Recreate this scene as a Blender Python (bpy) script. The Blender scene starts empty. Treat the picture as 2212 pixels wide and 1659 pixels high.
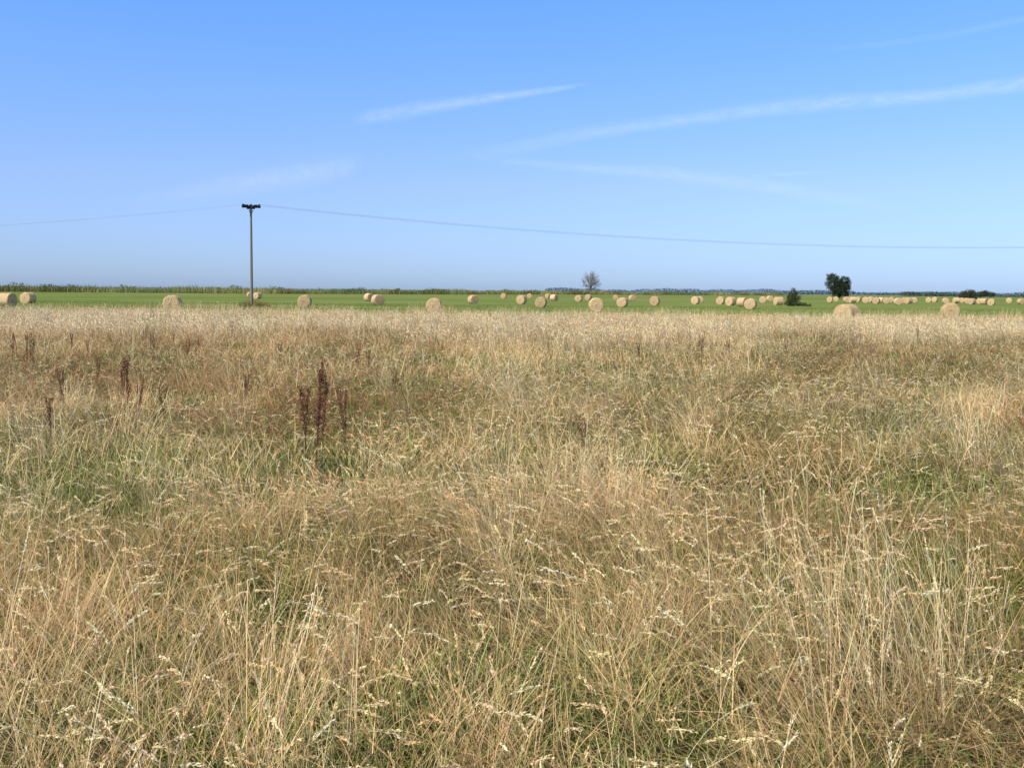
import bpy, math, random
import numpy as np
from mathutils import Vector, Matrix, Euler
rng=np.random.default_rng(7); random.seed(7)
scene=bpy.context.scene
COL=scene.collection
# ------------------------------------------------------------------ camera
H=1.8; PITCH=math.radians(5.33); ROLL=math.radians(0.52)
cam_d=bpy.data.cameras.new("camera"); cam=bpy.data.objects.new("camera",cam_d); COL.objects.link(cam)
cam_d.lens=35; cam_d.sensor_width=36; cam_d.clip_start=0.05; cam_d.clip_end=90000
Rm=Matrix.Rotation(math.pi/2-PITCH,4,'X')@Matrix.Rotation(ROLL,4,'Z')
cam.matrix_world=Matrix.Translation((0,0,H))@Rm
scene.camera=cam
R3=Rm.to_3x3(); F=2150.0
def sight(px,py):
    """surveyed sight line of a photographed point -> unit-ish direction (y=1)"""
    d=R3@Vector(((px-1106)/F,(829.5-py)/F,-1.0)); return d/d.y
def hor(px): return 629+(px-1106)*0.0091
def at(px,d):
    s=sight(px,hor(px)); return s.x*d,d
# ------------------------------------------------------------------ helpers
def L(a): return np.asarray(a,dtype=np.float32)
def make_mesh(name,V,Q,C=None,smooth=False,mat=None):
    V=np.asarray(V,np.float32); Q=np.asarray(Q,np.int32)
    me=bpy.data.meshes.new(name); n=Q.shape[1]
    me.vertices.add(len(V)); me.vertices.foreach_set("co",V.ravel())
    me.loops.add(Q.size); me.loops.foreach_set("vertex_index",Q.ravel())
    me.polygons.add(len(Q)); me.polygons.foreach_set("loop_start",np.arange(0,Q.size,n,dtype=np.int32))
    if C is not None:
        a=me.color_attributes.new("Col",'FLOAT_COLOR','POINT')
        C4=np.ones((len(V),4),np.float32); C4[:,:3]=C; a.data.foreach_set("color",C4.ravel())
    me.update(calc_edges=True)
    me.polygons.foreach_set("use_smooth",np.full(len(Q),smooth))
    if mat: me.materials.append(mat)
    return me
def add(name,me,parent=None,loc=(0,0,0),**kw):
    o=bpy.data.objects.new(name,me); COL.objects.link(o); o.location=loc
    if parent: o.parent=parent
    for k,v in kw.items(): o[k]=v
    return o
class Acc:
    def __init__(s): s.V=[];s.Q=[];s.C=[];s.n=0
    def put(s,V,Q,C):
        s.V.append(L(V));s.Q.append((Q+s.n).astype(np.int32));s.C.append(L(C));s.n+=len(V)
    def mesh(s,name,mat): return make_mesh(name,np.concatenate(s.V),np.concatenate(s.Q),np.concatenate(s.C),mat=mat)
def U(a,b,n): return rng.uniform(a,b,n)
def pal(cols,n,var=.12):
    c=np.array(cols)[rng.integers(0,len(cols),n)]
    return np.clip(c*(1+rng.normal(0,var,(n,1)))*(1+rng.normal(0,.04,(n,3))),.005,.95)
def curve(base,az,th0,k,Ln,S):
    N=len(az); t=np.linspace(0,1,S+1); tm=(t[1:]+t[:-1])/2
    th=np.clip(th0[:,None]+k[:,None]*tm[None,:]**1.6,-.2,2.5)
    st=(Ln/S)[:,None]
    h=np.concatenate([np.zeros((N,1)),np.cumsum(np.sin(th)*st,1)],1)
    z=np.concatenate([np.zeros((N,1)),np.cumsum(np.cos(th)*st,1)],1)
    return np.stack([base[:,0:1]+h*np.cos(az)[:,None],base[:,1:2]+h*np.sin(az)[:,None],np.maximum(base[:,2:3]+z,.01)],2)
def ribbons(acc,base,az,th0,k,Ln,W,col,S=4,taper=1.0,tip=.12,rootdark=.8):
    P=curve(base,az,th0,k,Ln,S); N=len(az)
    tw=U(-1.2,1.2,N)
    side=np.stack([-np.sin(az)*np.cos(tw)+np.cos(az)*np.sin(tw)*.7,np.cos(az)*np.cos(tw)+np.sin(az)*np.sin(tw)*.7,np.sin(tw)*.4],1)
    t=np.linspace(0,1,S+1); w=(tip+(1-tip)*(1-t**(1.5/taper)))[None,:,None]*W[:,None,None]*.5
    A=P-side[:,None,:]*w; B=P+side[:,None,:]*w
    V=np.stack([A,B],2).reshape(-1,3)
    i=np.arange(N)[:,None]*(2*(S+1))+np.arange(S)[None,:]*2; i=i.ravel()
    Q=np.stack([i,i+1,i+3,i+2],1)
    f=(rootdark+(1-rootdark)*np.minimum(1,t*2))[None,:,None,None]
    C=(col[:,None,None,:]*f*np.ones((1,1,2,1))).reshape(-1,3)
    acc.put(V,Q,C); return P
def kites(acc,p,d,ln,w,col):
    N=len(p); d=d/(np.linalg.norm(d,axis=1,keepdims=True)+1e-9)
    r=rng.normal(size=(N,3)); s=np.cross(d,r); s/=np.linalg.norm(s,axis=1,keepdims=True)+1e-9
    m=p+d*(ln*.45)[:,None]
    V=np.stack([p,m+s*(w*.5)[:,None],p+d*ln[:,None],m-s*(w*.5)[:,None]],1).reshape(-1,3)
    Q=(np.arange(N)[:,None]*4+np.arange(4)[None,:])
    acc.put(V,Q,np.repeat(col,4,0))
def heads(acc,P,col,frac=.18,M=30,ln=.012,w=.0038,spread=.45,fat=.004):
    N,S1,_=P.shape; S=S1-1
    t=U(1-frac,1,(N,M)); q=t*S; i=np.minimum(q.astype(int),S-1); f=(q-i)[...,None]
    n=np.arange(N)[:,None]; a=P[n,i]; b=P[n,i+1]
    p=(a+(b-a)*f).reshape(-1,3); d=(b-a).reshape(-1,3); d/=np.linalg.norm(d,axis=1,keepdims=True)+1e-9
    p=p+rng.normal(0,fat,p.shape); d=d+rng.normal(0,spread,d.shape)
    c=np.clip(np.repeat(col,M,0)*(1+rng.normal(0,.12,(N*M,1))),.01,.95)
    kites(acc,p,d,U(.7,1.3,N*M)*ln,U(.7,1.3,N*M)*w,c)
def disc(n,r):
    a=U(0,2*math.pi,n); q=np.sqrt(U(0,1,n))*r
    return np.stack([q*np.cos(a),q*np.sin(a),np.zeros(n)],1)
# ------------------------------------------------------------------ material helpers
def newmat(name):
    m=bpy.data.materials.new(name); m.use_nodes=True; nt=m.node_tree; nt.nodes.clear()
    return m,nt,nt.nodes.new("ShaderNodeOutputMaterial")
def nd(nt,t,**kw):
    n=nt.nodes.new(t)
    for k,v in kw.items(): setattr(n,k,v)
    return n
def mixc(nt,f,a,b,bt='MIX'):
    n=nt.nodes.new("ShaderNodeMix"); n.data_type='RGBA'; n.blend_type=bt
    for s,v in ((n.inputs[0],f),(n.inputs[6],a),(n.inputs[7],b)):
        if isinstance(v,bpy.types.NodeSocket): nt.links.new(v,s)
        else: s.default_value=v if not isinstance(v,tuple) else (*v,1)
    return n.outputs[2]
def noise(nt,vec,scale,detail=3,rough=.6):
    n=nd(nt,"ShaderNodeTexNoise"); n.inputs["Scale"].default_value=scale; n.inputs["Detail"].default_value=detail; n.inputs["Roughness"].default_value=rough
    if vec is not None: nt.links.new(vec,n.inputs["Vector"])
    return n.outputs["Fac"]
def mapr(nt,v,a,b,c=0,d=1,smooth=False):
    n=nd(nt,"ShaderNodeMapRange"); nt.links.new(v,n.inputs[0])
    if smooth: n.interpolation_type='SMOOTHSTEP'
    for i,x in enumerate((a,b,c,d)): n.inputs[i+1].default_value=x
    return n.outputs[0]
def foliage(name,translucent=.3,tintA=(1,1,1),tintB=(1,1,1),scale=.25,rnd=0.0,gloss=.04):
    m,nt,out=newmat(name)
    at_=nd(nt,"ShaderNodeAttribute",attribute_name="Col"); geo=nd(nt,"ShaderNodeNewGeometry"); oi=nd(nt,"ShaderNodeObjectInfo")
    c=at_.outputs["Color"]
    if tintA!=tintB:
        f=mapr(nt,noise(nt,geo.outputs["Position"],scale,2),.38,.62)
        c=mixc(nt,1.0,c,mixc(nt,f,tintA,tintB),'MULTIPLY')
    if rnd:
        r=mapr(nt,oi.outputs["Random"],0,1,1-rnd,1+rnd)
        vm=nd(nt,"ShaderNodeVectorMath",operation='SCALE'); nt.links.new(c,vm.inputs[0]); nt.links.new(r,vm.inputs["Scale"]); c=vm.outputs[0]
    d=nd(nt,"ShaderNodeBsdfDiffuse"); t=nd(nt,"ShaderNodeBsdfTranslucent")
    nt.links.new(c,d.inputs[0]); nt.links.new(c,t.inputs[0])
    m1=nd(nt,"ShaderNodeMixShader"); m1.inputs[0].default_value=translucent; nt.links.new(d.outputs[0],m1.inputs[1]); nt.links.new(t.outputs[0],m1.inputs[2]); o_=m1
    if gloss:
        g=nd(nt,"ShaderNodeBsdfGlossy"); g.inputs["Roughness"].default_value=.45
        m2=nd(nt,"ShaderNodeMixShader"); m2.inputs[0].default_value=gloss; nt.links.new(m1.outputs[0],m2.inputs[1]); nt.links.new(g.outputs[0],m2.inputs[2]); o_=m2
    nt.links.new(o_.outputs[0],out.inputs[0]); return m
M_GRASS=foliage("meadow_grass_mat",.17,(1.12,1.0,.87),(1.05,1.03,.92),.3,0,.03)
M_FIELD=foliage("mown_grass_mat",.25,(1.1,1.0,.9),(.92,1.02,.9),.05,0,0)
M_DOCK=foliage("dock_mat",.15,rnd=.2,gloss=0)
M_LEAF=foliage("leaf_mat",.25,rnd=.08,gloss=.03)
M_REED=foliage("reed_mat",.3,(1.15,1.0,.85),(.8,.95,.85),.02,0,0)
M_FAR=foliage("far_wood_mat",.1,gloss=0)
# ------------------------------------------------------------------ sky and sun
SUN_EL=math.radians(46); SUN_AZ=math.radians(231)
w=bpy.data.worlds.new("World"); scene.world=w; w.use_nodes=True; nt=w.node_tree; nt.nodes.clear()
wo=nd(nt,"ShaderNodeOutputWorld"); bg=nd(nt,"ShaderNodeBackground"); bg.inputs[1].default_value=.1
sky=nd(nt,"ShaderNodeTexSky",sky_type='NISHITA'); sky.sun_disc=False; sky.sun_elevation=SUN_EL; sky.sun_rotation=SUN_AZ
sky.altitude=0; sky.air_density=1.0; sky.dust_density=.4; sky.ozone_density=2.0
tc=nd(nt,"ShaderNodeTexCoord"); sp=nd(nt,"ShaderNodeSeparateXYZ"); nt.links.new(tc.outputs["Generated"],sp.inputs[0])
cr=nd(nt,"ShaderNodeValToRGB"); nt.links.new(sp.outputs[2],cr.inputs[0])
e=cr.color_ramp.elements; KS=2.5
stops=[(0,(.66,.95,1.80)),(.04,(.78,1.01,1.76)),(.105,(1.0,1.14,1.76)),(.19,(1.0,1.32,2.0)),(.27,(.95,1.45,2.3)),(.45,(.75,.88,1.0)),(1,(.7,.75,.72))]
while len(e)<len(stops): e.new(.5)
for _i in range(2):
    for el,(p_,c_) in zip(e,stops): el.position=p_; el.color=(*[v/KS for v in c_],1)
vm=nd(nt,"ShaderNodeVectorMath",operation='SCALE'); vm.inputs["Scale"].default_value=KS
nt.links.new(mixc(nt,1.0,sky.outputs[0],cr.outputs[0],'MULTIPLY'),vm.inputs[0])
nt.links.new(vm.outputs[0],bg.inputs[0]); nt.links.new(bg.outputs[0],wo.inputs[0])
sd=bpy.data.lights.new("sun",'SUN'); sd.energy=5.0; sd.angle=math.radians(.5); sd.color=(1,.93,.79)
so=bpy.data.objects.new("sun",sd); COL.objects.link(so)
sv=Vector((math.sin(SUN_AZ)*math.cos(SUN_EL),math.cos(SUN_AZ)*math.cos(SUN_EL),math.sin(SUN_EL)))
so.rotation_euler=(-sv).to_track_quat('-Z','Y').to_euler(); so.location=sv*50
# ------------------------------------------------------------------ ground
EDGE=54.0
m,nt,out=newmat("ground_mat")
geo=nd(nt,"ShaderNodeNewGeometry"); P=geo.outputs["Position"]; s=nd(nt,"ShaderNodeSeparateXYZ"); nt.links.new(P,s.inputs[0])
n1=noise(nt,P,.35,4); n2=noise(nt,P,3.0,5,.7)
mp=nd(nt,"ShaderNodeMapping"); mp.inputs["Scale"].default_value=(.012,.09,1); nt.links.new(P,mp.inputs[0])
n3=noise(nt,mp.outputs[0],1.0,4,.65)
mp2=nd(nt,"ShaderNodeMapping"); mp2.inputs["Scale"].default_value=(.0025,.006,1); nt.links.new(P,mp2.inputs[0]); n4=noise(nt,mp2.outputs[0],1,3)
soil=mixc(nt,mapr(nt,n1,.35,.65),(.06,.048,.027),(.042,.048,.018)); soil=mixc(nt,mapr(nt,n2,.5,.75),soil,(.12,.095,.055))
gr=mixc(nt,mapr(nt,n3,.42,.58),(.085,.15,.03),(.20,.26,.065))
gr=mixc(nt,mapr(nt,n2,.4,.75),gr,(.155,.21,.06))
gr=mixc(nt,mapr(nt,noise(nt,mp.outputs[0],2.3,3),.55,.66),gr,(.36,.34,.17))
gr=mixc(nt,mapr(nt,n4,.42,.58),gr,mixc(nt,.6,gr,(.22,.25,.09)))
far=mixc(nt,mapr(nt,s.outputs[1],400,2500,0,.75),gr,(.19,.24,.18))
fac=mapr(nt,s.outputs[1],EDGE-1,EDGE+.6)
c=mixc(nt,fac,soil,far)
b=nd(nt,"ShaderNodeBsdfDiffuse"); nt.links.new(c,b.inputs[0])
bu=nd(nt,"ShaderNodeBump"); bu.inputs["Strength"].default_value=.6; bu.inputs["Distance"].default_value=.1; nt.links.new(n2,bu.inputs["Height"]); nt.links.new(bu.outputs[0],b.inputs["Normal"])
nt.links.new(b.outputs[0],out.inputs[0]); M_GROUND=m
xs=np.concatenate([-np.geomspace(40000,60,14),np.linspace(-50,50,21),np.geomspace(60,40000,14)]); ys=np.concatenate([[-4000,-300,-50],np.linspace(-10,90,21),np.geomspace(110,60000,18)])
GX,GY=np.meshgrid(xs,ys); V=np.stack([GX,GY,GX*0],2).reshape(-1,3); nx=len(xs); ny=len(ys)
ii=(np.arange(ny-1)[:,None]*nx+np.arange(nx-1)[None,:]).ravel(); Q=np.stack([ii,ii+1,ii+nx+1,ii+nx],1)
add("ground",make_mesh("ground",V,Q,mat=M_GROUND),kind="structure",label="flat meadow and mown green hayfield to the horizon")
# ------------------------------------------------------------------ meadow grass
ST=[(.80,.58,.32),(.70,.50,.26),(.85,.67,.41),(.56,.40,.20),(.76,.56,.31)]
PALE=[(.93,.76,.51),(.87,.69,.44),(.94,.80,.58)]
BR=[(.38,.25,.125),(.46,.31,.165),(.25,.16,.08),(.54,.38,.20)]
GN=[(.145,.195,.05),(.195,.25,.065),(.105,.15,.035),(.28,.32,.10),(.35,.36,.13)]
RB=[(.48,.24,.13),(.38,.185,.10),(.58,.34,.19)]
TAB={}
def vn(x,y,s,seed):
    if seed not in TAB: TAB[seed]=np.random.default_rng(seed).random((64,64))
    r=TAB[seed]; x=x/s+100; y=y/s+100
    xi=np.floor(x).astype(int); yi=np.floor(y).astype(int); fx=x-xi; fy=y-yi; fx=fx*fx*(3-2*fx); fy=fy*fy*(3-2*fy)
    g=lambda a,b: r[a%64,b%64]
    return (g(xi,yi)*(1-fx)+g(xi+1,yi)*fx)*(1-fy)+(g(xi,yi+1)*(1-fx)+g(xi+1,yi+1)*fx)*fy
def fb(x,y,s,seed): return .5*vn(x,y,s,seed)+.3*vn(x,y,s*.43,seed+1)+.2*vn(x,y,s*.19,seed+2)
def spread(y0,y1,dens,mx=.56,pad=1.2):
    Wd=mx*y1+pad; n=int(2*Wd*(y1-y0)*dens); y=U(y0,y1,n); x=U(-Wd,Wd,n); k=np.abs(x)<mx*y+pad; return x[k],y[k]
def B3(x,y,z=None): return np.stack([x,y,np.zeros_like(x) if z is None else z],1)
MG=Acc(); PI=math.pi
def G(x,y,cx,cy,r): return np.exp(-((x-cx)**2+(y-cy)**2)/(r*r))
def height(x,y): return (.44+.88*fb(x,y,1.4,111))*(1-.30*G(x,y,-1.75,8.4,1.0))
def leandir(x,y): return PI+(fb(x,y,2.3,121)-.5)*6.0
def greenness(x,y):
    g=.36*fb(x,y,1.8,131)+.36*fb(x,y,.7,136)+.14
    g+=.11*G(x,y,-.1,4.0,.75)+.08*G(x,y,-3.2,9.5,2.0)+.09*G(x,y,-1.4,5.2,.9)+.06*G(x,y,4.5,11,2)+.05*G(x,y,-.2,9,1.5)+.05*G(x,y,-2.2,3.3,.5)
    g-=.16*G(x,y,1.6,4.1,.8)+.07*G(x,y,-2.1,4.0,.5)+.06*G(x,y,.8,7,1.2)
    g-=np.clip((y-25)/30,0,1)*.05
    return g
def redness(x,y): return fb(x,y,4.5,171)+np.where((x<-.05*y)&(y>11),.15,-.02)+.12*G(x,y,11,24,4)
#        y0  y1  width dens  S  M  clumps/m2 clump radius
zones=[(0.9,8,1.2,.80,5,30,13,.10),(8,18,2.1,.34,4,13,6.5,.15),(18,33,3.4,.15,3,7,3.6,.20),(33,EDGE,5.0,.075,3,3,1.9,.25)]
for zi,(y0,y1,wf,df,S,M,cd,cr_) in enumerate(zones):
    # low sward that fills between the tufts
    x,y=spread(y0,y1,1400*df); g=greenness(x,y)+.03; k=rng.random(len(x))<np.clip((g-.36)*4.0,.42,1); x=x[k];y=y[k]; n=len(x); h=.6+.4*height(x,y)
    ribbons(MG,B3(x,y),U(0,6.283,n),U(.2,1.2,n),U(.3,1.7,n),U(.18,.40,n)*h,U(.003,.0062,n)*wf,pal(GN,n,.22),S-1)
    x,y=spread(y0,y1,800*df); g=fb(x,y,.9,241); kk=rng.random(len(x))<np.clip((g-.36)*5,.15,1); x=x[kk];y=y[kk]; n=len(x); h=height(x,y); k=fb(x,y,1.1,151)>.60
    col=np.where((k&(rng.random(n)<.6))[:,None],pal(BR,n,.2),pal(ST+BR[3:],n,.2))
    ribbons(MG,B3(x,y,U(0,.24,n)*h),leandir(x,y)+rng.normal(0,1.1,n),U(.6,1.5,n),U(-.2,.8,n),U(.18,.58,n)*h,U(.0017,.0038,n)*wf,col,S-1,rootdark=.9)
    # tufts: each has its own hue, height, bend and wind direction
    cx,cy=spread(y0,y1,cd); n=len(cx); gg=greenness(cx,cy)+rng.normal(0,.07,n); dd=fb(cx,cy,1.4,161)+rng.normal(0,.09,n)+np.where(cy>26,.05,0)
    caz=leandir(cx,cy)+rng.normal(0,.6,n); chh=height(cx,cy)*U(.74,1.16,n)*np.where(cy>44,1.05,1); cb=U(.78,1.2,n); bend=U(.2,1.2,n)
    red=(redness(cx,cy)>.58)&(rng.random(n)<.6)&(cy>9)
    typ=np.where(gg>.61,0,np.where(dd>.56,3,np.where(dd>.44,2,1)))   # green / matted / seeding / straw bundle
    typ=np.where((gg>.47)&(rng.random(n)<.30),0,typ)
    if y0>=18: typ=np.where((typ==0)&(rng.random(n)<.30),2,typ)
    for T,nb in ((0,115),(1,80),(2,46),(3,40)):
        s=np.nonzero(typ==T)[0]; nb=max(10,int(nb*(df*11/cd)**.9)) if zi else nb
        i=np.repeat(s,nb); n=len(i)
        if n==0: continue
        a=U(0,6.283,n); q=np.abs(rng.normal(0,1,n))*cr_*(1.6 if T in(0,1) else 1.15); x=cx[i]+q*np.cos(a); y=cy[i]+q*np.sin(a)
        h=chh[i]; out_=rng.normal(0,.75,n); az=caz[i]+out_; br=cb[i][:,None]; rr=red[i][:,None]
        if T==0:
            k=(rng.random(n)<.22)[:,None]
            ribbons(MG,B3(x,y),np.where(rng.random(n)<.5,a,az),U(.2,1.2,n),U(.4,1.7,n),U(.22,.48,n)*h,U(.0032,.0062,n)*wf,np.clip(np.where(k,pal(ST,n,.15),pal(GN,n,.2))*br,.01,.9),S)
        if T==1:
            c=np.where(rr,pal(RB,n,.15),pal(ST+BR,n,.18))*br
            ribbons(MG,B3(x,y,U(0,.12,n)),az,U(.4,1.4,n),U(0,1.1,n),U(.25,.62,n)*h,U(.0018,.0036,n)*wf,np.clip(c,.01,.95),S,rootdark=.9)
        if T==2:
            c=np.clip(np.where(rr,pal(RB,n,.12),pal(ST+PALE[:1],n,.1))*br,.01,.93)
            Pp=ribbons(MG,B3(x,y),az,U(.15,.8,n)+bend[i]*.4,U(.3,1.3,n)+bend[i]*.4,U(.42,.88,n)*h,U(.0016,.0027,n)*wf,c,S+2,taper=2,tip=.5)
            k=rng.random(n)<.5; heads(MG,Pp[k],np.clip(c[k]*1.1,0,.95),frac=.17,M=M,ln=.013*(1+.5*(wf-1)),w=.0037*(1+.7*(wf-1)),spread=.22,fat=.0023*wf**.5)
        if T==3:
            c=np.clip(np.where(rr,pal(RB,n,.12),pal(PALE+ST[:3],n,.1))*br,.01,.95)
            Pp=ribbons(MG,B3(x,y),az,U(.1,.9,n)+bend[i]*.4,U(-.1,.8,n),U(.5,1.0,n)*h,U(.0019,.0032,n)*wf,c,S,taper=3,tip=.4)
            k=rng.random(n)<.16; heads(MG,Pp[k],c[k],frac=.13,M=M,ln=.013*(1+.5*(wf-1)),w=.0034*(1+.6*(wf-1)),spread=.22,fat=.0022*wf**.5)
    # bowed seed heads overtopping everything
    x,y=spread(y0,y1,(62 if zi==0 else 78)*df); k=rng.random(len(x))<np.clip((fb(x,y,1.4,221)-.36)*5,.15,1); x=x[k];y=y[k]; n=len(x); h=height(x,y)
    az=np.where(rng.random(n)<.6,rng.normal(0,.6,n)+(fb(x,y,2,231)-.5)*3,leandir(x,y)+rng.normal(0,.5,n)); c=pal(PALE+ST[2:3],n,.1)
    redm=((redness(x,y)>.58)&(rng.random(n)<.45)&(y>9))[:,None]; c=np.where(redm,pal(RB,n,.1),c)
    Pp=ribbons(MG,B3(x,y),az,U(.1,.8,n),U(.7,2.0,n),U(.46,.84,n)*h,U(.0017,.0025,n)*wf,c,S+3,taper=3,tip=.6)
    heads(MG,Pp,np.clip(c*1.03,0,.95),frac=.19,M=int(M*1.4),ln=.013*(1+.5*(wf-1)),w=.0042*(1+.7*(wf-1)),spread=.26,fat=.0027*wf**.5)
# pale seeding band towards the meadow edge, in tufts
cx,cy=spread(27,EDGE,2.6); p=fb(cx*.7,cy,3.6,191)+np.clip((cy-33)/40,-.12,.30); k=rng.random(len(cx))<np.clip((p-.50)*6,0,1); cx=cx[k];cy=cy[k]
i=np.repeat(np.arange(len(cx)),22); n=len(i); cb=U(.85,1.12,len(cx)); ch=U(.8,1.1,len(cx)); ca=PI+rng.normal(0,.8,len(cx))
x=cx[i]+rng.normal(0,.16,n); y=cy[i]+rng.normal(0,.16,n)
c=np.clip(pal(PALE+ST[2:3],n,.08)*cb[i][:,None],.01,.95)
Pp=ribbons(MG,B3(x,y),ca[i]+rng.normal(0,.5,n),U(0,.4,n),U(.1,.9,n),U(.45,.85,n)*ch[i],U(.007,.012,n),c,4,taper=2,tip=.4)
heads(MG,Pp,c,M=3,ln=.06,w=.02,fat=.01)
x,y=spread(49,EDGE+.3,60); n=len(x); hh=U(.6,1.0,n)*(.72+.62*fb(x,y*0,2.0,401))*np.where(np.abs(x)>14,1.10,1.04); c=pal(PALE+ST,n,.1)
Pp=ribbons(MG,B3(x,y+U(-.4,.8,n)*fb(x,y,1,402)),U(0,6.283,n),U(0,.3,n),U(0,.8,n),hh,U(.008,.014,n),c,4,taper=2,tip=.3)
def tussock(cx,cy,r,n,l0,l1,az0,lean,azs,cols,w=.0024,hd=.2,kk=(-.1,.6)):
    b=disc(n,r)+[cx,cy,0]; az=az0+rng.normal(0,azs,n); c=pal(cols,n,.1)
    P=ribbons(MG,b,az,U(lean[0],lean[1],n),U(kk[0],kk[1],n),U(l0,l1,n),U(w*.75,w*1.25,n),c,7,taper=3,tip=.5)
    k=rng.random(n)<hd
    if k.sum(): heads(MG,P[k],np.clip(c[k]*1.05,0,.95),frac=.14,M=26,ln=.013,w=.0038,spread=.25,fat=.0023)
for (cx,cy,r,n) in [(1.15,3.75,.15,60),(1.45,3.95,.2,100),(1.75,3.8,.18,80),(1.95,4.3,.2,100),(1.3,4.5,.2,60),(2.3,4.5,.22,80),(1.6,4.9,.2,70),(.95,4.6,.2,36),(1.9,5.3,.25,60),(1.0,5.6,.25,50),(.3,6.8,.25,60),(.7,7.4,.3,80)]:
    tussock(cx,cy,r,n,.5,.95,PI+random.uniform(-.9,.7),(.08,.95),.9,PALE+ST[:3],w=.0034,hd=.15)
tussock(-.88,3.35,.09,46,.5,.85,PI/2,(0,.5),1.8,PALE+ST[:2],w=.0032); tussock(-.62,3.5,.08,20,.5,.75,PI,(0,.5),1.5,PALE,w=.003)
for (cx,cy,n) in [(-1.9,3.6,110),(-2.2,4.1,130),(-1.6,4.3,80),(-2.6,4.9,120),(-1.3,3.5,50),(-2.9,5.8,90)]:
    tussock(cx,cy,.28,n,.5,.85,PI-.5,(.7,1.3),.6,ST+PALE,kk=(0,.7),hd=.2,w=.0032)
for (cx,cy,n) in [(-.75,6.4,260),(3.2,6.3,320),(.9,5.0,130),(-2.0,6.0,120),(3.5,5.6,160)]:
    tussock(cx,cy,.28,n,.35,.72,PI-.3,(.1,1.1),1.3,BR+ST[3:4],hd=.06,w=.0028)
for _ in range(46):
    cy=random.uniform(4.5,19); cx=random.uniform(-.5,.54)*cy
    if abs(cx+1.7)<1 and 6<cy<10.5: continue
    tussock(cx,cy,random.uniform(.1,.25),random.randint(35,80),.5,.9,PI+random.uniform(-1.1,1.1),(.1,1.05),.8,PALE+ST[:3],hd=.15,w=.003 if cy<9 else .0048)
add("meadow_grass",MG.mesh("meadow_grass",M_GRASS),kind="stuff",label="tall dry seeding meadow grass with green undergrowth")
# mown field grass
a=Acc(); x,y=spread(EDGE,125,20,.58,3); n=len(x)
ribbons(a,B3(x,y),U(0,6.283,n),U(0,.9,n),U(0,1.2,n),U(.07,.2,n)*(.6+.8*fb(x,y,4,201)),U(.015,.03,n),np.clip(pal([(.17,.26,.05),(.22,.32,.065),(.15,.22,.04),(.30,.35,.11),(.40,.37,.18)],n,.15)*(.55+1.0*fb(x*.5,y*2,7,211))[:,None],.01,.9),2)
add("mown_grass",a.mesh("mown_grass",M_FIELD),kind="stuff",label="short green regrown grass on the hayfield")
# ------------------------------------------------------------------ dock plants
DK=[(.25,.12,.07),(.18,.085,.05),(.34,.17,.10)]
def dock_mesh(nst=5,h=1.0,r=.10,M=60,side=5):
    a=Acc(); n=nst; az=U(0,6.283,n); Ls=U(.72,1.05,n)*h; b=disc(n,r); l0=U(0,.13,n); k0=U(-.05,.2,n); cc=pal(DK,n)
    P=ribbons(a,b,az,l0,k0,Ls,np.full(n,.008),cc,8,taper=3,tip=.4)
    ribbons(a,b,az+.02,l0,k0,Ls,np.full(n,.006),cc,8,taper=3,tip=.4)
    heads(a,P,cc,frac=.48,M=M,ln=.014,w=.012,spread=.8,fat=.007)
    m=n*side; s=rng.integers(0,n,m); j=rng.integers(4,8,m); bb=P[s,j]
    P2=ribbons(a,bb,U(0,6.283,m),U(.15,.45,m),U(-.45,-.2,m),U(.10,.20,m)*h,np.full(m,.003),pal(DK,m),5,tip=.5)
    heads(a,P2,pal(DK,m),frac=.85,M=M//3,ln=.012,w=.010,spread=.9,fat=.005)
    ribbons(a,disc(6,.06),U(0,6.283,6),U(.3,.8,6),U(.3,1.2,6),U(.15,.3,6),U(.02,.04,6),pal(GN+RB,6),5)
    return a.mesh("dock_plant",M_DOCK)
docks=[dock_mesh(6,1,.20,60,4),dock_mesh(6,1.0,.10,120,4),dock_mesh(3,.95,.05,100,3)]
LB="dry red-brown dock plant with seed spikes in meadow grass"
def dock(x,y,s,k,lab=LB):
    o=add("dock_plant",docks[k],loc=(x,y,0),label=lab,category="plant",group="dock plants in the meadow"); o.scale=(s,)*3; o.rotation_euler=(rng.normal(0,.04),rng.normal(0,.04),random.uniform(0,6.28)); return o
X,Y=at(692,8.9); dock(X,Y,1.14,1,"tall dark brown dock plant standing above the grass")
X,Y=at(658,9.1); dock(X,Y,1.20,2,"tall dark brown dock plant standing above the grass")
X,Y=at(745,9.8); dock(X,Y,1.08,2)
for px,d,sc,k in [(130,13,.95,2),(262,12.5,.92,1),(290,12.2,.9,2),(850,14,.85,2),(520,13,.88,2),(775,18,.92,0),(795,18.5,.88,2),(350,11.5,.85,2),(100,10.5,.85,2),(200,16,.9,2),(60,19,.9,1),(1278,9.5,.8,2),(30,22,.9,0),(150,24,.9,2),(400,22,.88,2)]:
    X,Y=at(px,d); dock(X,Y,sc,k)
for _ in range(22):
    Y=random.uniform(20,48); t=random.uniform(-.54,-.2) if random.random()<.85 else random.uniform(.1,.54)
    dock(t*Y,Y,random.uniform(.72,.9),random.choice([0,2,2]))
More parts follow.
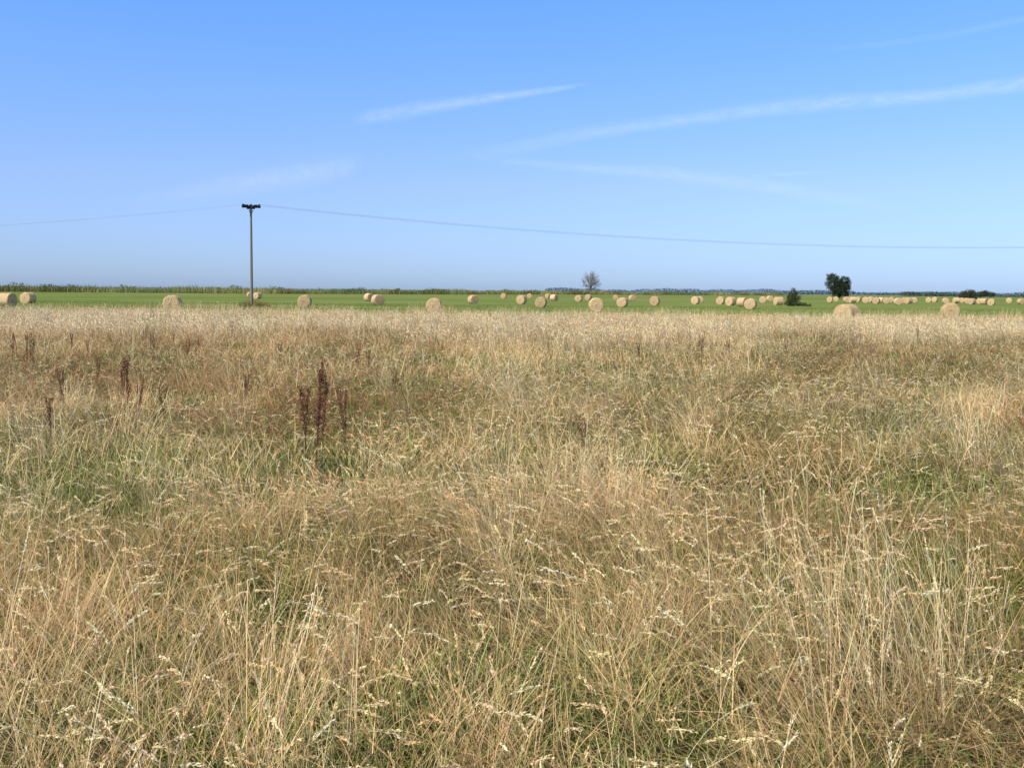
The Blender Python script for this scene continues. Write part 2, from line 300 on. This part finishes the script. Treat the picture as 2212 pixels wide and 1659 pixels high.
# ------------------------------------------------------------------ hay bales
m,nt,out=newmat("hay_mat")
tcn=nd(nt,"ShaderNodeTexCoord"); O=tcn.outputs["Object"]
mp=nd(nt,"ShaderNodeMapping"); mp.inputs["Scale"].default_value=(1,22,1); nt.links.new(O,mp.inputs[0])
a1=noise(nt,mp.outputs[0],2.2,4,.7); a2=noise(nt,O,9,5,.75); a3=noise(nt,O,2,3)
mpc=nd(nt,"ShaderNodeMapping"); mpc.inputs["Location"].default_value=(0,0,-.6); nt.links.new(O,mpc.inputs[0])
wv=nd(nt,"ShaderNodeTexWave",wave_type='RINGS',rings_direction='Y'); wv.inputs["Scale"].default_value=2.6; wv.inputs["Distortion"].default_value=5; wv.inputs["Detail"].default_value=3; nt.links.new(mpc.outputs[0],wv.inputs[0])
oi=nd(nt,"ShaderNodeObjectInfo")
c=mixc(nt,mapr(nt,a1,.35,.65),(.52,.35,.18),(.83,.60,.34)); c=mixc(nt,mapr(nt,a2,.45,.7,0,.7),c,(.90,.69,.43)); c=mixc(nt,mapr(nt,a3,.45,.7,0,.4),c,(.58,.41,.23))
c=mixc(nt,mapr(nt,wv.outputs["Fac"],.1,.5,.4,0),c,(.38,.25,.13))
vm=nd(nt,"ShaderNodeVectorMath",operation='SCALE'); nt.links.new(c,vm.inputs[0]); nt.links.new(mapr(nt,oi.outputs["Random"],0,1,.85,1.04),vm.inputs["Scale"])
b=nd(nt,"ShaderNodeBsdfDiffuse"); nt.links.new(vm.outputs[0],b.inputs[0])
bu=nd(nt,"ShaderNodeBump"); bu.inputs["Strength"].default_value=.8; bu.inputs["Distance"].default_value=.04; nt.links.new(a2,bu.inputs["Height"]); nt.links.new(bu.outputs[0],b.inputs["Normal"])
nt.links.new(b.outputs[0],out.inputs[0]); M_HAY=m
def bale_mesh(seed):
    r_=np.random.default_rng(seed); NS=56; R=.65; Lb=1.22
    prof=[(0,-.5),(.25,-.505),(.5,-.502),(.75,-.5),(.9,-.49),(.97,-.47),(1.0,-.42)]+[(1.0+.006*math.sin(q*9),q) for q in np.linspace(-.34,.34,9)]+[(1.0,.42),(.97,.47),(.9,.49),(.75,.5),(.5,.502),(.25,.505),(0,.5)]
    V=[];ph=r_.uniform(0,6,4)
    for (rr,yy) in prof:
        for k in range(NS):
            th=2*math.pi*k/NS
            q=rr*R*(1+.022*math.sin(2*th+ph[0])+.013*math.sin(5*th+ph[1])+r_.normal(0,.007)); z=-q*math.cos(th)
            if z<-R*.93: z=-R*.93+(z+R*.93)*.25
            V.append((q*math.sin(th),yy*Lb+r_.normal(0,.008)*(rr<.98),z+R*.93))
    Q=[]
    for j in range(len(prof)-1):
        for k in range(NS):
            Q.append((j*NS+k,j*NS+(k+1)%NS,(j+1)*NS+(k+1)%NS,(j+1)*NS+k))
    V=np.array(V); C=np.ones((len(V),3))*.5
    a=Acc(); a.put(V,np.array(Q),C); n=1200
    th=r_.uniform(0,6.283,n); yy=r_.uniform(-.5,.5,n)*Lb; end=r_.random(n)<.35
    rad=np.where(end,R*np.sqrt(r_.random(n)),R*.99); yy=np.where(end,np.sign(yy)*.5*Lb,yy)
    p=np.stack([rad*np.sin(th),yy,np.maximum(-rad*np.cos(th)+R*.93,.01)],1); d=np.stack([np.cos(th),r_.normal(0,.4,n),np.sin(th)],1)+r_.normal(0,.35,(n,3))+np.stack([np.sin(th)*.3,np.where(end,np.sign(yy)*.5,0),-np.cos(th)*.3],1)
    kites(a,p,d,r_.uniform(.05,.16,n),np.full(n,.008),np.ones((n,3))*.5)
    return make_mesh("hay_bale",np.concatenate(a.V),np.concatenate(a.Q),None,mat=M_HAY)
bm_=[bale_mesh(i) for i in range(4)]
BAL=[(14,88,50),(60,106,35),(372,76,12),(541,185,10),(556,178,35),(658,98,8),(797,155,30),(816,116,-20),(938,80,5),(1022,138,25),(1088,235,10),(1127,140,20),(1144,250,0),(1169,110,10),(1184,260,40),(1197,190,50),(1250,178,10),(1271,215,20),(1288,90,6),(1330,225,0),(1345,120,15),(1366,205,20),(1415,138,10),(1503,158,20),(1512,175,0),(1557,158,15),(1579,145,30),(1605,132,50),(1622,112,10),(1648,185,0),(1663,225,20),(1682,155,60),(1830,62,28),(2054,78,12),
(1793,215,10),(1806,235,0),(1829,215,15),(1842,205,60),(1854,230,20),(1870,205,0),(1881,225,30),(1893,190,10),(1904,215,60),(1915,195,0),(1926,225,15),(1940,175,20),(1952,215,0),(1963,200,40),(1975,225,10),(2006,235,0),(2020,250,20),(2043,205,10),(2066,220,60),(2078,240,0),(2089,215,15),(2100,195,30),(2116,210,0),(2126,195,60),(2142,178,10),(2180,240,0),(2206,210,30)]
for i,(px,d,ang) in enumerate(BAL):
    X,Y=at(px,d); bear=math.atan2(X,Y)
    lab="round straw-coloured hay bale lying on mown green field"
    if i in(3,4): lab="round hay bale on green field close behind utility pole"
    if i in(32,33): lab="round hay bale partly hidden behind tall dry grass"
    o=add("hay_bale",bm_[i%4],loc=(X,Y,0),label=lab,category="hay bale",group="round hay bales on the mown field")
    o.rotation_euler=(0,0,-bear+math.radians(ang)*(-1 if i%3 else 1)); s_=random.uniform(.92,.99); o.scale=(s_,s_,s_)
# ------------------------------------------------------------------ utility pole
def simple_mat(name,col,rough=.7,sc=8,var=.25,metal=0):
    m,nt,out=newmat(name); t=nd(nt,"ShaderNodeTexCoord"); n=noise(nt,t.outputs["Object"],sc,4)
    c=mixc(nt,mapr(nt,n,.3,.7),tuple(v*(1-var) for v in col),tuple(v*(1+var) for v in col))
    p=nd(nt,"ShaderNodeBsdfPrincipled"); nt.links.new(c,p.inputs["Base Color"]); p.inputs["Roughness"].default_value=rough; p.inputs["Metallic"].default_value=metal
    nt.links.new(p.outputs[0],out.inputs[0]); return m
M_WOOD=simple_mat("weathered_wood",(.22,.20,.17),.85); M_BLK=simple_mat("dark_steel",(.015,.018,.022),.7); M_INS=simple_mat("brown_porcelain",(.02,.018,.018),.4); M_WIRE=simple_mat("wire_metal",(.30,.33,.37),.5); M_GAL=simple_mat("galvanised_bracket",(.20,.20,.20),.6)
def lathe(name,prof,mat,NS=16):
    V=[];Q=[]
    for r,z in prof:
        for k in range(NS): V.append((r*math.cos(2*math.pi*k/NS),r*math.sin(2*math.pi*k/NS),z))
    for j in range(len(prof)-1):
        for k in range(NS): Q.append((j*NS+k,j*NS+(k+1)%NS,(j+1)*NS+(k+1)%NS,(j+1)*NS+k))
    return make_mesh(name,V,Q,smooth=False,mat=mat)
def beam(name,segs,mat):
    V=[];Q=[]
    for p,q,wd in segs:
        p=Vector(p);q=Vector(q);d=(q-p).normalized(); u=d.cross(Vector((0,0,1)));
        if u.length<.1:u=Vector((1,0,0))
        u.normalize(); v=d.cross(u); n=len(V); h=wd/2
        for c0 in (p,q):
            for a_,b_ in ((-1,-1),(1,-1),(1,1),(-1,1)): V.append(c0+u*a_*h+v*b_*h)
        Q+=[(n,n+1,n+2,n+3),(n+7,n+6,n+5,n+4),(n,n+4,n+5,n+1),(n+1,n+5,n+6,n+2),(n+2,n+6,n+7,n+3),(n+3,n+7,n+4,n)]
    return make_mesh(name,[tuple(v) for v in V],Q,mat=mat)
PXp,PYp=at(543.5,100); ZT=9.88
pole=bpy.data.objects.new("utility_pole",None); COL.objects.link(pole); pole.location=(PXp,PYp,0); pole.rotation_euler=(0,math.radians(.35),0)
pole["label"]="tall weathered wooden utility pole with dark crossarm carrying wires"; pole["category"]="utility pole"
add("post",lathe("post",[(.001,0),(.15,0),(.145,1),(.13,4),(.115,7.5),(.10,ZT-.15),(.001,ZT-.12)],M_WOOD),pole)
CA=math.radians(38); ux,uy=math.cos(CA),math.sin(CA)
off=[-.80,0.0,.86]
add("crossarm",beam("crossarm",[((-.92*ux,-.92*uy,ZT-.02),(.98*ux,.98*uy,ZT+.05),.24),((-.70*uy,.70*ux,ZT-.018),(.70*uy,-.70*ux,ZT-.018),.19),((-.42*ux,-.42*uy,ZT-.19),(.40*ux,.40*uy,ZT-.15),.13),((-.62*ux-.1,-.62*uy,ZT+.13),(-.3*ux,-.3*uy,ZT+.13),.10),((.35*ux,.35*uy,ZT+.17),(.7*ux,.7*uy,ZT+.18),.10)],M_BLK),pole)
add("bracket",beam("bracket",[((-.17,0,ZT-.42),(.20,0,ZT-.42),.16),((-.02,0,ZT-.6),(.22,0,ZT-.36),.10),((-.14,.02,ZT-.62),(.14,.02,ZT-.62),.08)],M_GAL),pole)
insm=lathe("insulator",[(.001,0),(.09,0),(.09,.03),(.14,.05),(.08,.08),(.13,.10),(.07,.13),(.08,.16),(.001,.17)],M_INS,12)
for f in off: add("insulator",insm,pole,(f*ux,f*uy,ZT+.107+f*.04))
def tube(name,pts,r,mat,NS=6):
    V=[];Q=[]
    for i,p in enumerate(pts):
        a_=Vector(pts[max(i-1,0)]); b_=Vector(pts[min(i+1,len(pts)-1)]); d=(b_-a_).normalized(); u=d.cross(Vector((0,0,1))).normalized(); v=u.cross(d)
        for k in range(NS): V.append(tuple(Vector(p)+u*r*math.cos(6.283*k/NS)+v*r*math.sin(6.283*k/NS)))
    for i in range(len(pts)-1):
        for k in range(NS): Q.append((i*NS+k,i*NS+(k+1)%NS,(i+1)*NS+(k+1)%NS,(i+1)*NS+k))
    return make_mesh(name,V,Q,smooth=True,mat=mat)
for f in off:
    p0=Vector((PXp+f*ux+.06,PYp+f*uy,ZT+.26+f*.04))
    for D,dz,sag,rad in ((Vector((140,30,0)),.8,3.35,.0085),(Vector((-140,35,0)),0,2.9,.0055)):
        pts=[]
        for i in range(61):
            t=i/60; pts.append(tuple(p0+D*t+Vector((0,0,dz*t-4*sag*t*(1-t)+f*.08*math.sin(math.pi*t)))))
        add("power_line",tube("power_line",pts,rad,M_WIRE),label="thin sagging overhead wire running from the wooden pole",category="power line",group="overhead wires on the pole")
# ------------------------------------------------------------------ trees and shrubs
M_BARK=simple_mat("bark",(.10,.08,.06),.9); M_BARE=simple_mat("bare_bark",(.27,.245,.23),.9)
def branches(h,levels,spread_,r0,seed,nb=4,rmin=.02,trunk=.36,up=.04):
    rr=random.Random(seed); out=[]
    def rec(p,d,ln,r,lv):
        pts=[p];rs=[r];q=Vector(p);dd=Vector(d)
        for i in range(4):
            dd=(dd+Vector((rr.gauss(0,.13),rr.gauss(0,.13),rr.gauss(up,.08)))).normalized(); q=q+dd*ln/4; pts.append(tuple(q)); rs.append(max(r*(1-.17*(i+1)),rmin))
        out.append((pts,rs,lv))
        if lv<levels:
            for k in range(nb+(lv>0)):
                i=rr.choice([2,3,4,4]) if lv else rr.choice([2,3,3,4,4,4]); a=rr.uniform(0,6.283); t=rr.uniform(.35,1)*spread_
                u=dd.orthogonal().normalized(); v=dd.cross(u); nd_=(dd*math.cos(t)+(u*math.cos(a)+v*math.sin(a))*math.sin(t)).normalized()
                rec(pts[i],nd_,ln*rr.uniform(.6,.82),rs[i]*.62,lv+1)
    rec((0,0,-.1),(0,0,1),h*trunk,r0,0); return out
def tubes_mesh(name,bs,mat,NS=5):
    V=[];Q=[]
    for pts,rs,lv in bs:
        n=len(V)
        for i,p in enumerate(pts):
            a_=Vector(pts[max(i-1,0)]); b_=Vector(pts[min(i+1,len(pts)-1)]); d=(b_-a_).normalized(); u=d.orthogonal().normalized(); v=u.cross(d)
            for k in range(NS): V.append(tuple(Vector(p)+u*rs[i]*math.cos(6.283*k/NS)+v*rs[i]*math.sin(6.283*k/NS)))
        for i in range(len(pts)-1):
            for k in range(NS): Q.append((n+i*NS+k,n+i*NS+(k+1)%NS,n+(i+1)*NS+(k+1)%NS,n+(i+1)*NS+k))
    return make_mesh(name,V,Q,mat=mat)
def thing(name,loc,label,cat):
    o=bpy.data.objects.new(name,None); COL.objects.link(o); o.location=loc; o["label"]=label; o["category"]=cat; return o
X,Y=at(1275,560)
t=thing("bare_tree",(X,Y,0),"leafless grey tree rising above the reeds","tree")
rr=random.Random(21); bs=[([(0,0,-.1),(.05,0,1.2),(0,.05,2.4),(.1,0,3.6),(.05,0,5.0)],[.32,.28,.24,.2,.14],0)]
def limb(p,q,r,lv):
    p=Vector(p);q=Vector(q);ln=(q-p).length; pts=[];rs=[]
    for i in range(6):
        s_=i/5; o_=Vector((rr.gauss(0,.05),rr.gauss(0,.05),.35*math.sin(s_*math.pi)*.3+rr.gauss(0,.04)))*ln*.6*(0<i<5); pts.append(tuple(p.lerp(q,s_)+o_)); rs.append(max(r*(1-.75*s_),.02))
    bs.append((pts,rs,lv)); return pts,rs
for k in range(44):
    z0=rr.uniform(1.8,5.0); el=rr.uniform(-.1,1.35); a_=rr.uniform(0,6.283); R_=rr.uniform(.8,1.0)
    q=(5.6*R_*math.cos(el)*math.cos(a_),5.6*R_*math.cos(el)*math.sin(a_),5.6+6.4*R_*math.sin(el)-(1-math.sin(max(el,0)))*.6)
    pts,rs=limb((0,0,z0),q,.12,1)
    for j in range(11):
        i=rr.choice([2,3,3,4,4,5]); d=(Vector(q)-Vector((0,0,z0))).normalized(); e_=(d+Vector((rr.gauss(0,.5),rr.gauss(0,.5),rr.gauss(.12,.4)))).normalized()
        p2,r2=limb(pts[i],Vector(pts[i])+e_*rr.uniform(.9,2.2),.045,2)
        for _k in range(5):
            i2=rr.choice([2,3,4,5]); f_=(e_+Vector((rr.gauss(0,.5),rr.gauss(0,.5),rr.gauss(.1,.4)))).normalized()
            limb(p2[i2],Vector(p2[i2])+f_*rr.uniform(.4,1.0),.024,3)
add("trunk",tubes_mesh("trunk",[b for b in bs if b[2]==0],M_BARE,8),t); add("crown",tubes_mesh("crown",[b for b in bs if b[2]>0],M_BARE,4),t)
def crown(blobs,n,leaf,cols,seed,puff=.5):
    r_=np.random.default_rng(seed); a=Acc(); vol=np.array([b[3]*b[4]*b[5] for b in blobs])**.67; vol/=vol.sum()
    for (cx,cy,cz,rx,ry,rz),f in zip(blobs,vol):
        nc=max(10,int(70*f*3)); u=r_.normal(size=(nc,3)); u/=np.linalg.norm(u,axis=1,keepdims=True); rad=r_.uniform(.5,1.05,(nc,1))
        cc=u*rad*[rx,ry,rz]+[cx,cy,cz]; br=r_.uniform(.6,1.3,nc)
        m=int(n*f); j=r_.integers(0,nc,m); v=r_.normal(size=(m,3)); v/=np.linalg.norm(v,axis=1,keepdims=True)
        p=cc[j]+v*(r_.random((m,1))**.5)*puff*min(rx,rz)*r_.uniform(.5,.9,(m,1)); p[:,2]=np.maximum(p[:,2],.05)
        c=np.array(cols)[r_.integers(0,len(cols),m)]*br[j][:,None]*(1+r_.normal(0,.15,(m,1)))
        kites(a,p,v+r_.normal(0,.7,(m,3)),r_.uniform(.7,1.3,m)*leaf,r_.uniform(.6,1,m)*leaf*.8,np.clip(c,.01,1))
    return a.mesh("crown",M_LEAF)
DG=[(.040,.065,.022),(.055,.085,.03),(.03,.05,.018),(.075,.105,.04)]
X,Y=at(1811,440)
t=thing("broadleaf_tree",(X,Y,0),"dark green heart-shaped broadleaf tree standing on the hayfield","tree")
add("trunk",tubes_mesh("trunk",branches(9,2,.6,.38,8,4),M_BARK,8),t)
add("crown",crown([(-2.7,0,9.0,2.4,2.4,1.9),(-2.5,0,5.8,3.0,2.6,2.7),(-.3,0,7.0,2.4,2.2,1.9),(2.4,0,7.7,2.5,2.4,1.7),(2.6,0,5.0,2.9,2.6,2.4),(0,.3,4.4,3,2.6,2.4),(-.2,0,2.4,3.2,2.4,1.8),(2,0,1.9,3.1,2,1.7)],20000,.34,[(c_[0]*1.25,c_[1]*1.2,c_[2]*1.2) for c_ in DG],3,.6),t)
X,Y=at(1713,143)
t=thing("shrub",(X,Y,0),"small dark green shrub with low greenery at its base","shrub")
add("trunk",tubes_mesh("trunk",branches(1.9,2,.7,.05,2,4),M_BARK,6),t)
add("crown",crown([(0,0,1.95,.5,.5,.65),(-.25,0,1.15,.8,.6,.7),(.3,0,1.1,.75,.6,.7),(-.6,0,.45,.6,.6,.4),(.3,0,.4,.8,.7,.4),(1.3,-.1,.22,.9,.8,.22),(2.2,0,.15,.8,.7,.15)],6500,.11,[(.07,.095,.035),(.095,.12,.045),(.05,.07,.025),(.12,.13,.055)],4,.6),t)
X,Y=at(2092,330)
t=thing("shrub",(X,Y,0),"rounded olive-green bush standing on the flat hayfield","shrub")
add("trunk",tubes_mesh("trunk",branches(2.6,2,.8,.10,12,4),M_BARK,6),t)
add("crown",crown([(0,0,2.6,1.6,1.5,1.1),(-1.5,0,1.7,1.6,1.5,1.2),(1.4,0,1.9,1.7,1.5,1.2),(0,0,1.0,2.6,1.8,.9)],5000,.26,[(.08,.095,.035),(.11,.12,.045),(.06,.075,.03)],6,.6),t)
X,Y=at(2128,620)
t=thing("shrub",(X,Y,0),"dark green bush near the far woodland edge","shrub")
add("trunk",tubes_mesh("trunk",branches(3,1,.8,.14,13,4),M_BARK,6),t)
add("crown",crown([(0,0,3.2,2.6,2,1.5),(-3,0,2.2,3.2,2,1.6),(3.2,0,2.4,3.2,2,1.5)],3500,.45,[(.08,.105,.065),(.07,.09,.055)],9,.6),t)
a=Acc(); n=1500; b=disc(n,1.3)*[1.3,.8,1]; rr_=np.linalg.norm(b[:,:2],axis=1)
ribbons(a,b,np.arctan2(b[:,1],b[:,0])+rng.normal(0,.6,n),U(.1,.7,n),U(.2,1.2,n),U(.4,1.05,n)*(1.15-rr_*.45),U(.012,.028,n),pal(BR+GN[:3]+[(.16,.17,.07)]*3+ST[3:4],n),4)
add("grass_clump",a.mesh("grass_clump",M_REED),loc=(PXp+.3,PYp-.3,0),label="unmown brownish grass clump around the pole foot",category="grass clump")
# ------------------------------------------------------------------ reeds
def along(pl,n,depth):
    A=np.array([at(p,d) for p,d in pl]); tt=rng.random(n)
    lens=np.linalg.norm(A[1:]-A[:-1],axis=1); seg=rng.choice(len(lens),n,p=lens/lens.sum())
    q=A[seg]+(A[seg+1]-A[seg])*tt[:,None]; return q[:,0],q[:,1]+rng.random(n)*depth
a=Acc(); n=36000; x,y=along([(-140,325),(300,335),(600,355),(850,410),(1100,520),(1300,600),(1480,720),(1700,900)],n,44)
hn=.26+.7*vn(x,y*.1,16,31)+.4*vn(x,y*.1,4,32)+.25*vn(x,y*.1,1.2,33)
cc=pal([(.27,.265,.11),(.21,.235,.09),(.34,.30,.15),(.40,.34,.19),(.18,.21,.075)],n,.2)*(.6+.8*vn(x,y*.3,9,34))[:,None]
ribbons(a,np.stack([x,y,x*0],1),U(0,6.28,n),U(0,.4,n),U(.1,.9,n),U(1.1,2.9,n)*hn,U(.12,.3,n),np.clip(cc,.02,.9),3)
n=9000; x,y=along([(-140,335),(300,350),(480,372),(850,415),(960,470)],n,4); cl=vn(x,y*0,5,41)+np.where((x>-110)&(x<-30),.10,-.12)>.62; x=x[cl];y=y[cl];n=len(x)
z=U(.1,2.9,n)*(.40+.75*vn(x,y*0,3,42)); kites(a,np.stack([x,y,z],1),rng.normal(0,1,(n,3)),U(.3,.6,n),U(.3,.5,n),pal([(.14,.17,.065),(.17,.20,.075),(.12,.15,.055)],n))
add("reeds",a.mesh("reeds",M_REED),kind="stuff",label="belt of olive and straw reeds with low bushes")
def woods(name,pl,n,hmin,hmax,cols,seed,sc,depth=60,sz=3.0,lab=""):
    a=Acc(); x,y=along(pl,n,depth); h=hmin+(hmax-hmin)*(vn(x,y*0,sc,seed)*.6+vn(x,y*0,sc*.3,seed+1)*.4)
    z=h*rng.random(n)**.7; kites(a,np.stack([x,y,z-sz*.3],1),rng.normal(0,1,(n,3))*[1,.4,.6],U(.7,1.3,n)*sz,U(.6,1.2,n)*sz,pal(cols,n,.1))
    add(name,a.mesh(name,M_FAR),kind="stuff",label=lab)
HAZE_BLUE=[(.22,.30,.40),(.23,.31,.42),(.21,.285,.38)]  # aerial haze painted into the woodland's base colour as a blue tint
woods("far_woodland",[(1180,3200),(1450,3000),(1760,2900)],9000,2,17,HAZE_BLUE,51,120,80,4,"distant hazy blue-green woodland on the horizon")
woods("far_woodland",[(1700,2300),(1900,2200),(2330,2000)],12000,2,11,[(.18,.25,.31),(.19,.265,.33),(.17,.235,.29)],61,60,60,3,"distant hazy woodland beyond the flat fields")  # bluish haze mixed into these base colours as well
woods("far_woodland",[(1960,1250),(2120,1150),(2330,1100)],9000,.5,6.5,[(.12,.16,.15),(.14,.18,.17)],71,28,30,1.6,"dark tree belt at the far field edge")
woods("far_woodland",[(-140,2600),(300,2500),(800,2700),(1200,3000)],14000,.5,5,[(.24,.31,.37),(.26,.33,.39)],81,90,60,2,"distant woodland line behind the reeds")  # distance haze put into the leaf colours, close to the horizon sky
# ------------------------------------------------------------------ contrails
m,nt,out=newmat("contrail_mat")
uv=nd(nt,"ShaderNodeUVMap"); s=nd(nt,"ShaderNodeSeparateXYZ"); nt.links.new(uv.outputs[0],s.inputs[0])
at_=nd(nt,"ShaderNodeAttribute",attribute_name="Col")
mp=nd(nt,"ShaderNodeMapping"); mp.inputs["Scale"].default_value=(9,1.9,1); nt.links.new(uv.outputs[0],mp.inputs[0])
n_=mapr(nt,noise(nt,mp.outputs[0],1.5,6,.7),.28,.72,.2,1.4)
def mth(op,a_,b_=None):
    x=nd(nt,"ShaderNodeMath",operation=op)
    for i,v in enumerate((a_,b_)):
        if v is None: continue
        if isinstance(v,(int,float)): x.inputs[i].default_value=v
        else: nt.links.new(v,x.inputs[i])
    return x.outputs[0]
sh=mapr(nt,mth('ABSOLUTE',mth('SUBTRACT',s.outputs[1],.5)),0,.5,1,0,True)
al=mth('MULTIPLY',mth('MULTIPLY',sh,n_),at_.outputs["Fac"])
tr=nd(nt,"ShaderNodeBsdfTransparent"); d1=nd(nt,"ShaderNodeBsdfTranslucent"); d1.inputs[0].default_value=(.80,.84,.97,1); mx=nd(nt,"ShaderNodeMixShader")
nt.links.new(al,mx.inputs[0]); nt.links.new(tr.outputs[0],mx.inputs[1]); nt.links.new(d1.outputs[0],mx.inputs[2]); nt.links.new(mx.outputs[0],out.inputs[0]); M_CON=m
ALT=2500.
def contrail(pl,alpha,lab):
    pts=[]
    for a0,b0 in zip(pl[:-1],pl[1:]):
        for i in range(12): t=i/12; pts.append([a0[j]+(b0[j]-a0[j])*t for j in range(4)])
    pts.append(list(pl[-1])); V=[];Q=[];C=[];UV=[]
    arr=np.array(pts); ker=np.ones(7)/7
    for j in (1,2): 
        pad=np.concatenate([[arr[0,j]]*3,arr[:,j],[arr[-1,j]]*3]); arr[:,j]=np.convolve(pad,ker,'valid')
    for i,p in enumerate(arr):
        for sgn,v in ((-1,0),(0,.5),(1,1)):
            dr=sight(p[0],p[1]+sgn*p[2]*.95); k=(ALT)/dr.z; q=dr*k; V.append((q.x,q.y,ALT+H)); UV.append((i/40,v)); C.append((p[3]*alpha,)*3)
    for i in range(len(arr)-1):
        for c_ in (0,1): Q.append((i*3+c_,i*3+c_+1,i*3+c_+4,i*3+c_+3))
    me=make_mesh("contrail",V,Q,np.array(C),mat=M_CON); u=me.uv_layers.new(name="UVMap")
    li=np.zeros(len(me.loops),np.int32); me.loops.foreach_get("vertex_index",li); u.data.foreach_set("uv",L(UV)[li].ravel())
    return add("contrail",me,label=lab,category="contrail",group="contrails in the sky")
contrail([(755,262,18,0),(800,254,24,.8),(900,236,26,.9),(1060,213,18,1.1),(1200,193,10,1.1),(1285,181,5,0)],.18,"short bright white contrail fading at one end")
contrail([(960,344,20,0),(1090,326,24,.4),(1250,291,26,.65),(1450,263,24,.75),(1600,243,24,.9),(1800,221,28,1),(2000,210,24,1),(2212,181,28,1.1),(2500,140,30,1)],.18,"long straight white contrail crossing the blue sky")
contrail([(980,338,12,0),(1120,351,12,.6),(1250,362,16,.8),(1450,376,26,.9),(1650,401,24,.8),(1850,435,20,.5),(2000,468,16,0)],.13,"faint spreading contrail fading towards the horizon")
contrail([(230,440,12,0),(400,416,30,.5),(520,395,40,.8),(650,376,44,.9),(740,360,36,.9),(800,350,24,0)],.13,"wide faint diffuse contrail low in the sky")
contrail([(1740,112,10,0),(1900,98,12,.5),(2050,76,14,.5),(2212,42,16,.6),(2400,0,20,.4)],.10,"very faint thin contrail high in the sky")
contrail([(1560,383,5,0),(1700,377,8,.8),(1830,371,5,0)],.12,"tiny faint contrail wisp low in the sky")
scene.view_settings.view_transform='Standard'; scene.view_settings.look='None'; scene.view_settings.exposure=0
